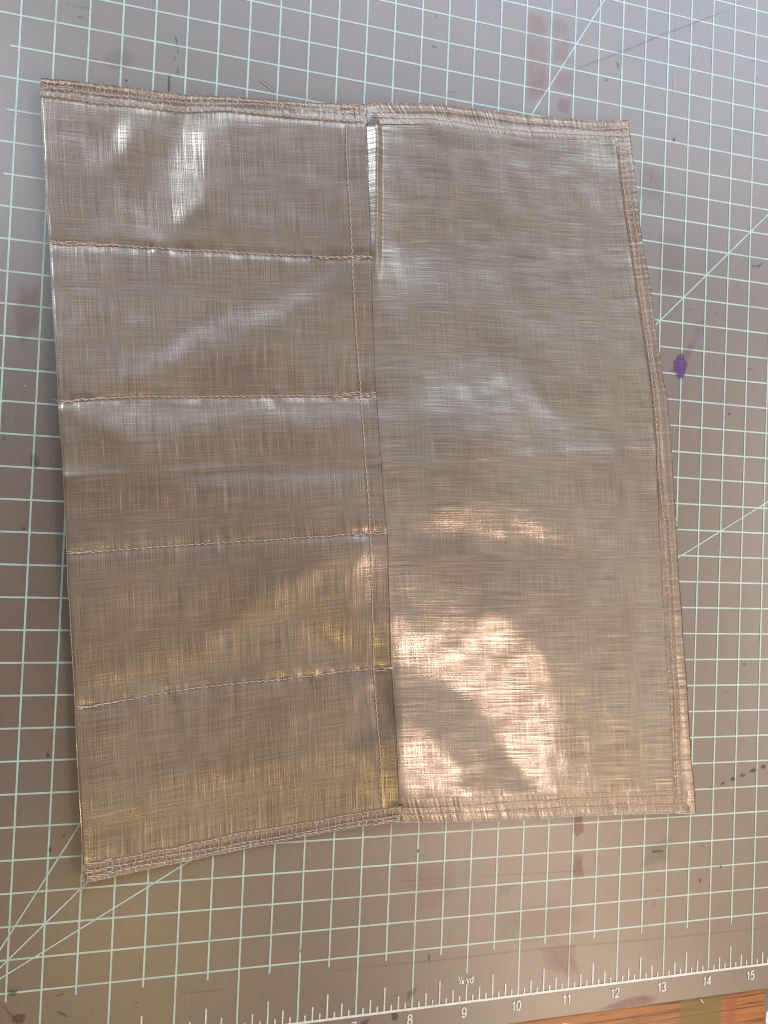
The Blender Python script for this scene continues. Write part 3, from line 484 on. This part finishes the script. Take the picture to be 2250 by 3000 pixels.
def grid_mesh(name, S, Z, m, parent, uvs, skirt, edge_round=.05, zlow=.02):
    nv, nu = S.shape[:2]
    V = np.concatenate([S, Z[..., None]], -1).reshape(-1, 3)
    idx = np.arange(nv * nu).reshape(nv, nu)
    F = np.stack([idx[1:, :-1], idx[1:, 1:], idx[:-1, 1:], idx[:-1, :-1]], -1).reshape(-1, 4).tolist()
    UV = uvs.reshape(-1, 2)
    V = V.tolist(); UV = UV.tolist()
    for side in skirt:
        ring = {'t': idx[0, :], 'b': idx[-1, ::-1], 'l': idx[::-1, 0], 'r': idx[:, -1]}[side]
        k0 = len(V)
        for i in ring: V.append([V[i][0], V[i][1], zlow if zlow < V[i][2] - .005 else V[i][2] - .005]); UV.append(UV[i])
        n = len(ring)
        F += [(int(ring[i]), k0 + i, k0 + i + 1, int(ring[i + 1])) for i in range(n - 1)]
    return obj(name, V, F, m, parent, True, UV)

pouch = empty('fabric_pouch', 'tan laminated fabric pocket organizer with sewn card slots lying on the grid mat', 'fabric pouch')
# back (right hand) cloth
under = [(x - .16, y) for x, y in D['seam']]
seam = D['seam']
rtop = [under[0]] + D['R_top'][1:]; rbot = [under[-1]] + D['R_bot']
S = coons(rtop, rbot, under, D['R_right'], 260, 400)
S[0] = jag(S[0], .006)
uv = np.stack(np.meshgrid(np.linspace(0, 5.6, 260), np.linspace(12.6, 0, 400)), -1)
Zr = samp(ZR, S[..., 0], S[..., 1]) + zroll(S[..., 0], S[..., 1]) + crease(S[..., 0], S[..., 1], 'creaseR')
grid_mesh('back_panel', S, Zr, M_R, pouch, uv, 'tbr')
# pocket (left hand) cloth
S = coons(D['L_top'], D['L_bot'], D['L_left'], seam, 260, 420)
S[0] = jag(S[0], .006); S[-1] = jag(S[-1], .005)
uv = np.stack(np.meshgrid(np.linspace(20, 25.2, 260), np.linspace(12.3, 0, 420)), -1)
Zl = samp(ZL, S[..., 0], S[..., 1]) + bulge(S[..., 0], S[..., 1]) + crease(S[..., 0], S[..., 1], 'creaseL') + pucker(S[..., 0], S[..., 1])
dl = np.hypot(S[..., 0] - S[:, :1, 0], S[..., 1] - S[:, :1, 1])
Zl = Zl + .08 * np.exp(-(dl / 1.1) ** 2)
Zl = Zl - .012 * np.clip(1 - dl / .03, 0, 1) ** 2
grid_mesh('pocket_panel', S, Zl, M_L, pouch, uv, 'tblr')

# hems: folded strips standing proud of the panels
def ztop(x, y, left):
    x = np.asarray(x); y = np.asarray(y)
    if left:
        xl = np.interp(y, [p[1] for p in D['L_left'][::-1]], [p[0] for p in D['L_left'][::-1]])
        return samp(ZL, x, y) + bulge(x, y) + .08 * np.exp(-((x - xl) / 1.1) ** 2)
    return samp(ZR, x, y) + np.where(y > 14.9, bulge(x, y), 0)
def hem(name, outer, inner, left, m, n=420, k=9, lift=.008, along=True, ja=.006, out=.012, u0=0):
    A, B = resample(outer, n), resample(inner, n)
    A = A + (A - B) / np.linalg.norm(A - B, axis=1)[:, None] * out
    A = jag(A, ja); B = jag(B, .0025)
    t = np.linspace(0, 1, k)[:, None, None]; S = A[None] * (1 - t) + B[None] * t
    Z = ztop(S[..., 0], S[..., 1], left) + (lift * (1.15 - t[..., 0]) if left else lift * (1.1 - .75 * t[..., 0]))
    L = np.r_[0, np.cumsum(np.hypot(*np.diff(A, axis=0).T))]
    pk = np.interp(L, np.arange(0, L[-1] + .1, .035), rng.standard_normal(len(np.arange(0, L[-1] + .1, .035)))) * .0022
    Z = Z + pk[None] * (1 - .3 * t[..., 0]) + .006 * np.sin(np.pi * t[..., 0] * 3)
    w_ = np.linalg.norm(A - B, axis=1).mean()
    uv = np.stack(np.broadcast_arrays(u0 + L[None, :], w_ * (1 - t[..., 0])), -1) if along else np.stack(np.broadcast_arrays(w_ * t[..., 0] + u0, L[None, :]), -1)
    return grid_mesh(name, S, Z, m, pouch, uv, 'tlr', zlow=.02)
HZ = {}
hem('hem', D['R_top'], D['hem_rt'], False, M_HEMV, u0=3)
hem('hem', D['R_right'], D['hem_rr'], False, M_HEMH, n=700, along=False, lift=.011, u0=7)
hem('hem', D['R_bot'], D['hem_rb'], False, M_HEMV, lift=.010, u0=11)
hem('hem', D['L_top'], D['hem_lt'], True, M_HEMV, lift=.0035, u0=17)
hem('hem', D['L_bot'], D['hem_lb'], True, M_HEMV, lift=.0035, u0=23)

# stitching: one thread per seam, laid in separate stitches that dip into the cloth
def seam_thread(name, pts, left, pitch=.105, rad=.0105, lift=.02, amp=.007, back=()):
    """back: (from, to) stretches in inches along the seam that are sewn over again"""
    P = np.array(pts); d = np.r_[0, np.cumsum(np.hypot(*np.diff(P, axis=0).T))]; Ltot = d[-1]
    runs = [(0, Ltot, 0)] + [(a if a >= 0 else Ltot + a, b if b > 0 else Ltot + b, j + 1) for j, (a, b) in enumerate(back)]
    V, F = [], []
    for a, b, j in runs:
        st_ = 6; n = max(2, int((b - a) / pitch)) * st_ + 1
        s = np.linspace(a, b, n); off = (0, .018, -.019, .034)[j]
        Q = np.c_[np.interp(s, d, P[:, 0]), np.interp(s, d, P[:, 1])]
        T = np.gradient(Q, axis=0); T /= np.linalg.norm(T, axis=1)[:, None] + 1e-9; N = np.c_[-T[:, 1], T[:, 0]]
        ph = np.arange(n) / st_
        wob = amp * np.sin(ph * 2 * np.pi) + .006 * np.interp(s, np.linspace(0, Ltot, max(3, int(Ltot / .25))), rng.standard_normal(max(3, int(Ltot / .25)))) + (.010 * np.sin(ph * 2.3 + j) if j else 0)
        Q = Q + N * (wob + off)[:, None]
        arch = np.abs(np.sin(ph * np.pi)) ** .5
        z = ztop(Q[:, 0], Q[:, 1], left) + lift + .016 * (arch - .75) + .006 * j
        rr = rad * (.55 + .5 * arch) * (.85 + .3 * rng.random(n))
        k0 = len(V); K = 6
        for i in range(n):
            for q in range(K):
                a_ = 2 * math.pi * q / K; V.append((Q[i, 0] + N[i, 0] * math.cos(a_) * rr[i], Q[i, 1] + N[i, 1] * math.cos(a_) * rr[i], z[i] + math.sin(a_) * rr[i]))
        for i in range(n - 1):
            for q in range(K): F.append((k0 + i * K + q, k0 + i * K + (q + 1) % K, k0 + (i + 1) * K + (q + 1) % K, k0 + (i + 1) * K + q))
        F.append(tuple(k0 + q for q in range(K))[::-1]); F.append(tuple(k0 + (n - 1) * K + q for q in range(K)))
    return obj(name, V, F, M_THR, pouch, True)
for k, pts in ST.items():
    left = k[0] in 'vhtl'
    back = {'h1': ((0, 1.0), (-.95, 0)), 'h2': ((0, .65), (-.8, 0), (-.6, 0)), 'h3': ((0, .5), (-.6, 0)), 'h4': ((0, .6), (-.35, 0)),
            't1': ((0, .8), (-.55, 0), (-.4, 0)), 't2': ((0, .45), (-.5, 0)), 't3': ((-.4, 0),), 'lb1': ((0, .4),), 'lb2': ((0, .5), (-.5, 0)), 'lb3': ((0, .4), (-.5, 0)),
            'rt1': ((-.5, 0),)}.get(k, ())
    up = .034 if k[0] in 'tlr' else .016
    seam_thread('seam_thread', pts, left, lift=up, back=back, rad=.0066 if k[0] == 'r' or k[0] == 'v' else .0064)

def ladder(name, a, b, left, pitch, rad=.0042, lift=.02, span=(0, 1)):
    A = resample(a, 400); B = np.array(resample(b, 1200))
    L = np.r_[0, np.cumsum(np.hypot(*np.diff(A, axis=0).T))]; V, F = [], []
    for s_ in np.arange(L[-1] * span[0], L[-1] * span[1], pitch):
        s_ += rng.normal() * pitch * .15
        p = np.array([np.interp(s_, L, A[:, 0]), np.interp(s_, L, A[:, 1])])
        q = B[np.argmin(((B - p) ** 2).sum(1))] + rng.normal(size=2) * .012
        m = (p + q) / 2; d = (q - p) / (np.linalg.norm(q - p) + 1e-9); n = np.array([-d[1], d[0]])
        k0 = len(V)
        for w_, h_ in ((p, 0), (m + n * .006, .006), (q, 0)):
            z = float(ztop(w_[0], w_[1], left)) + lift + h_
            for c_, z_ in ((-1, -.3), (0, 1), (1, -.3)): V.append((w_[0] + n[0] * c_ * rad, w_[1] + n[1] * c_ * rad, z + z_ * rad))
        for i in (0, 3):
            for q_ in range(3): F.append((k0 + i + q_, k0 + i + (q_ + 1) % 3, k0 + i + 3 + (q_ + 1) % 3, k0 + i + 3 + q_))
    o = obj(name, V, F, M_THR, pouch, True); return o
ladder('cross_stitching', ST['t1'], ST['t2'], True, .085, lift=.026)
ladder('cross_stitching', ST['t2'], ST['t3'], True, .17, lift=.024)
ladder('cross_stitching', ST['lb1'], ST['lb2'], True, .10, lift=.026)
ladder('cross_stitching', ST['lb2'], ST['lb3'], True, .10, lift=.026)
ladder('cross_stitching', ST['rr1'], ST['rr2'], False, .085, lift=.018)

# loose thread ends left at the seams
for (x, y), an, L in ((ST['h2'][0], 2.4, .16), (ST['h1'][0], 3.6, .12), (ST['t1'][-1], 1.2, .2), (ST['t2'][-1], .6, .16), (ST['rt1'][-1], .2, .17), (ST['lb3'][0], 3.6, .22), (ST['rb2'][-1], 5.2, .14), (ST['h4'][-1], .5, .12)):
    n = 9; V, F = [], []; p = np.array([x, y], float); a = an; z0_ = .30 if x < 7 else .2
    for i in range(n):
        t_ = i / (n - 1); rr = .0055 * (1 - .5 * t_)
        for k in range(4): V.append((p[0] + math.cos(1.57 * k) * rr, p[1] + math.sin(1.57 * k) * rr * .6, z0_ - .06 * t_ + (.02 * math.sin(3 * t_)) + (rr if k % 2 else -rr)))
        p = p + np.array([math.cos(a), math.sin(a)]) * L / n; a += rng.normal() * .35
    for i in range(n - 1):
        for k in range(4): F.append((4 * i + k, 4 * i + (k + 1) % 4, 4 * i + 4 + (k + 1) % 4, 4 * i + 4 + k))
    obj('loose_thread', V, F, M_THR, pouch, True)
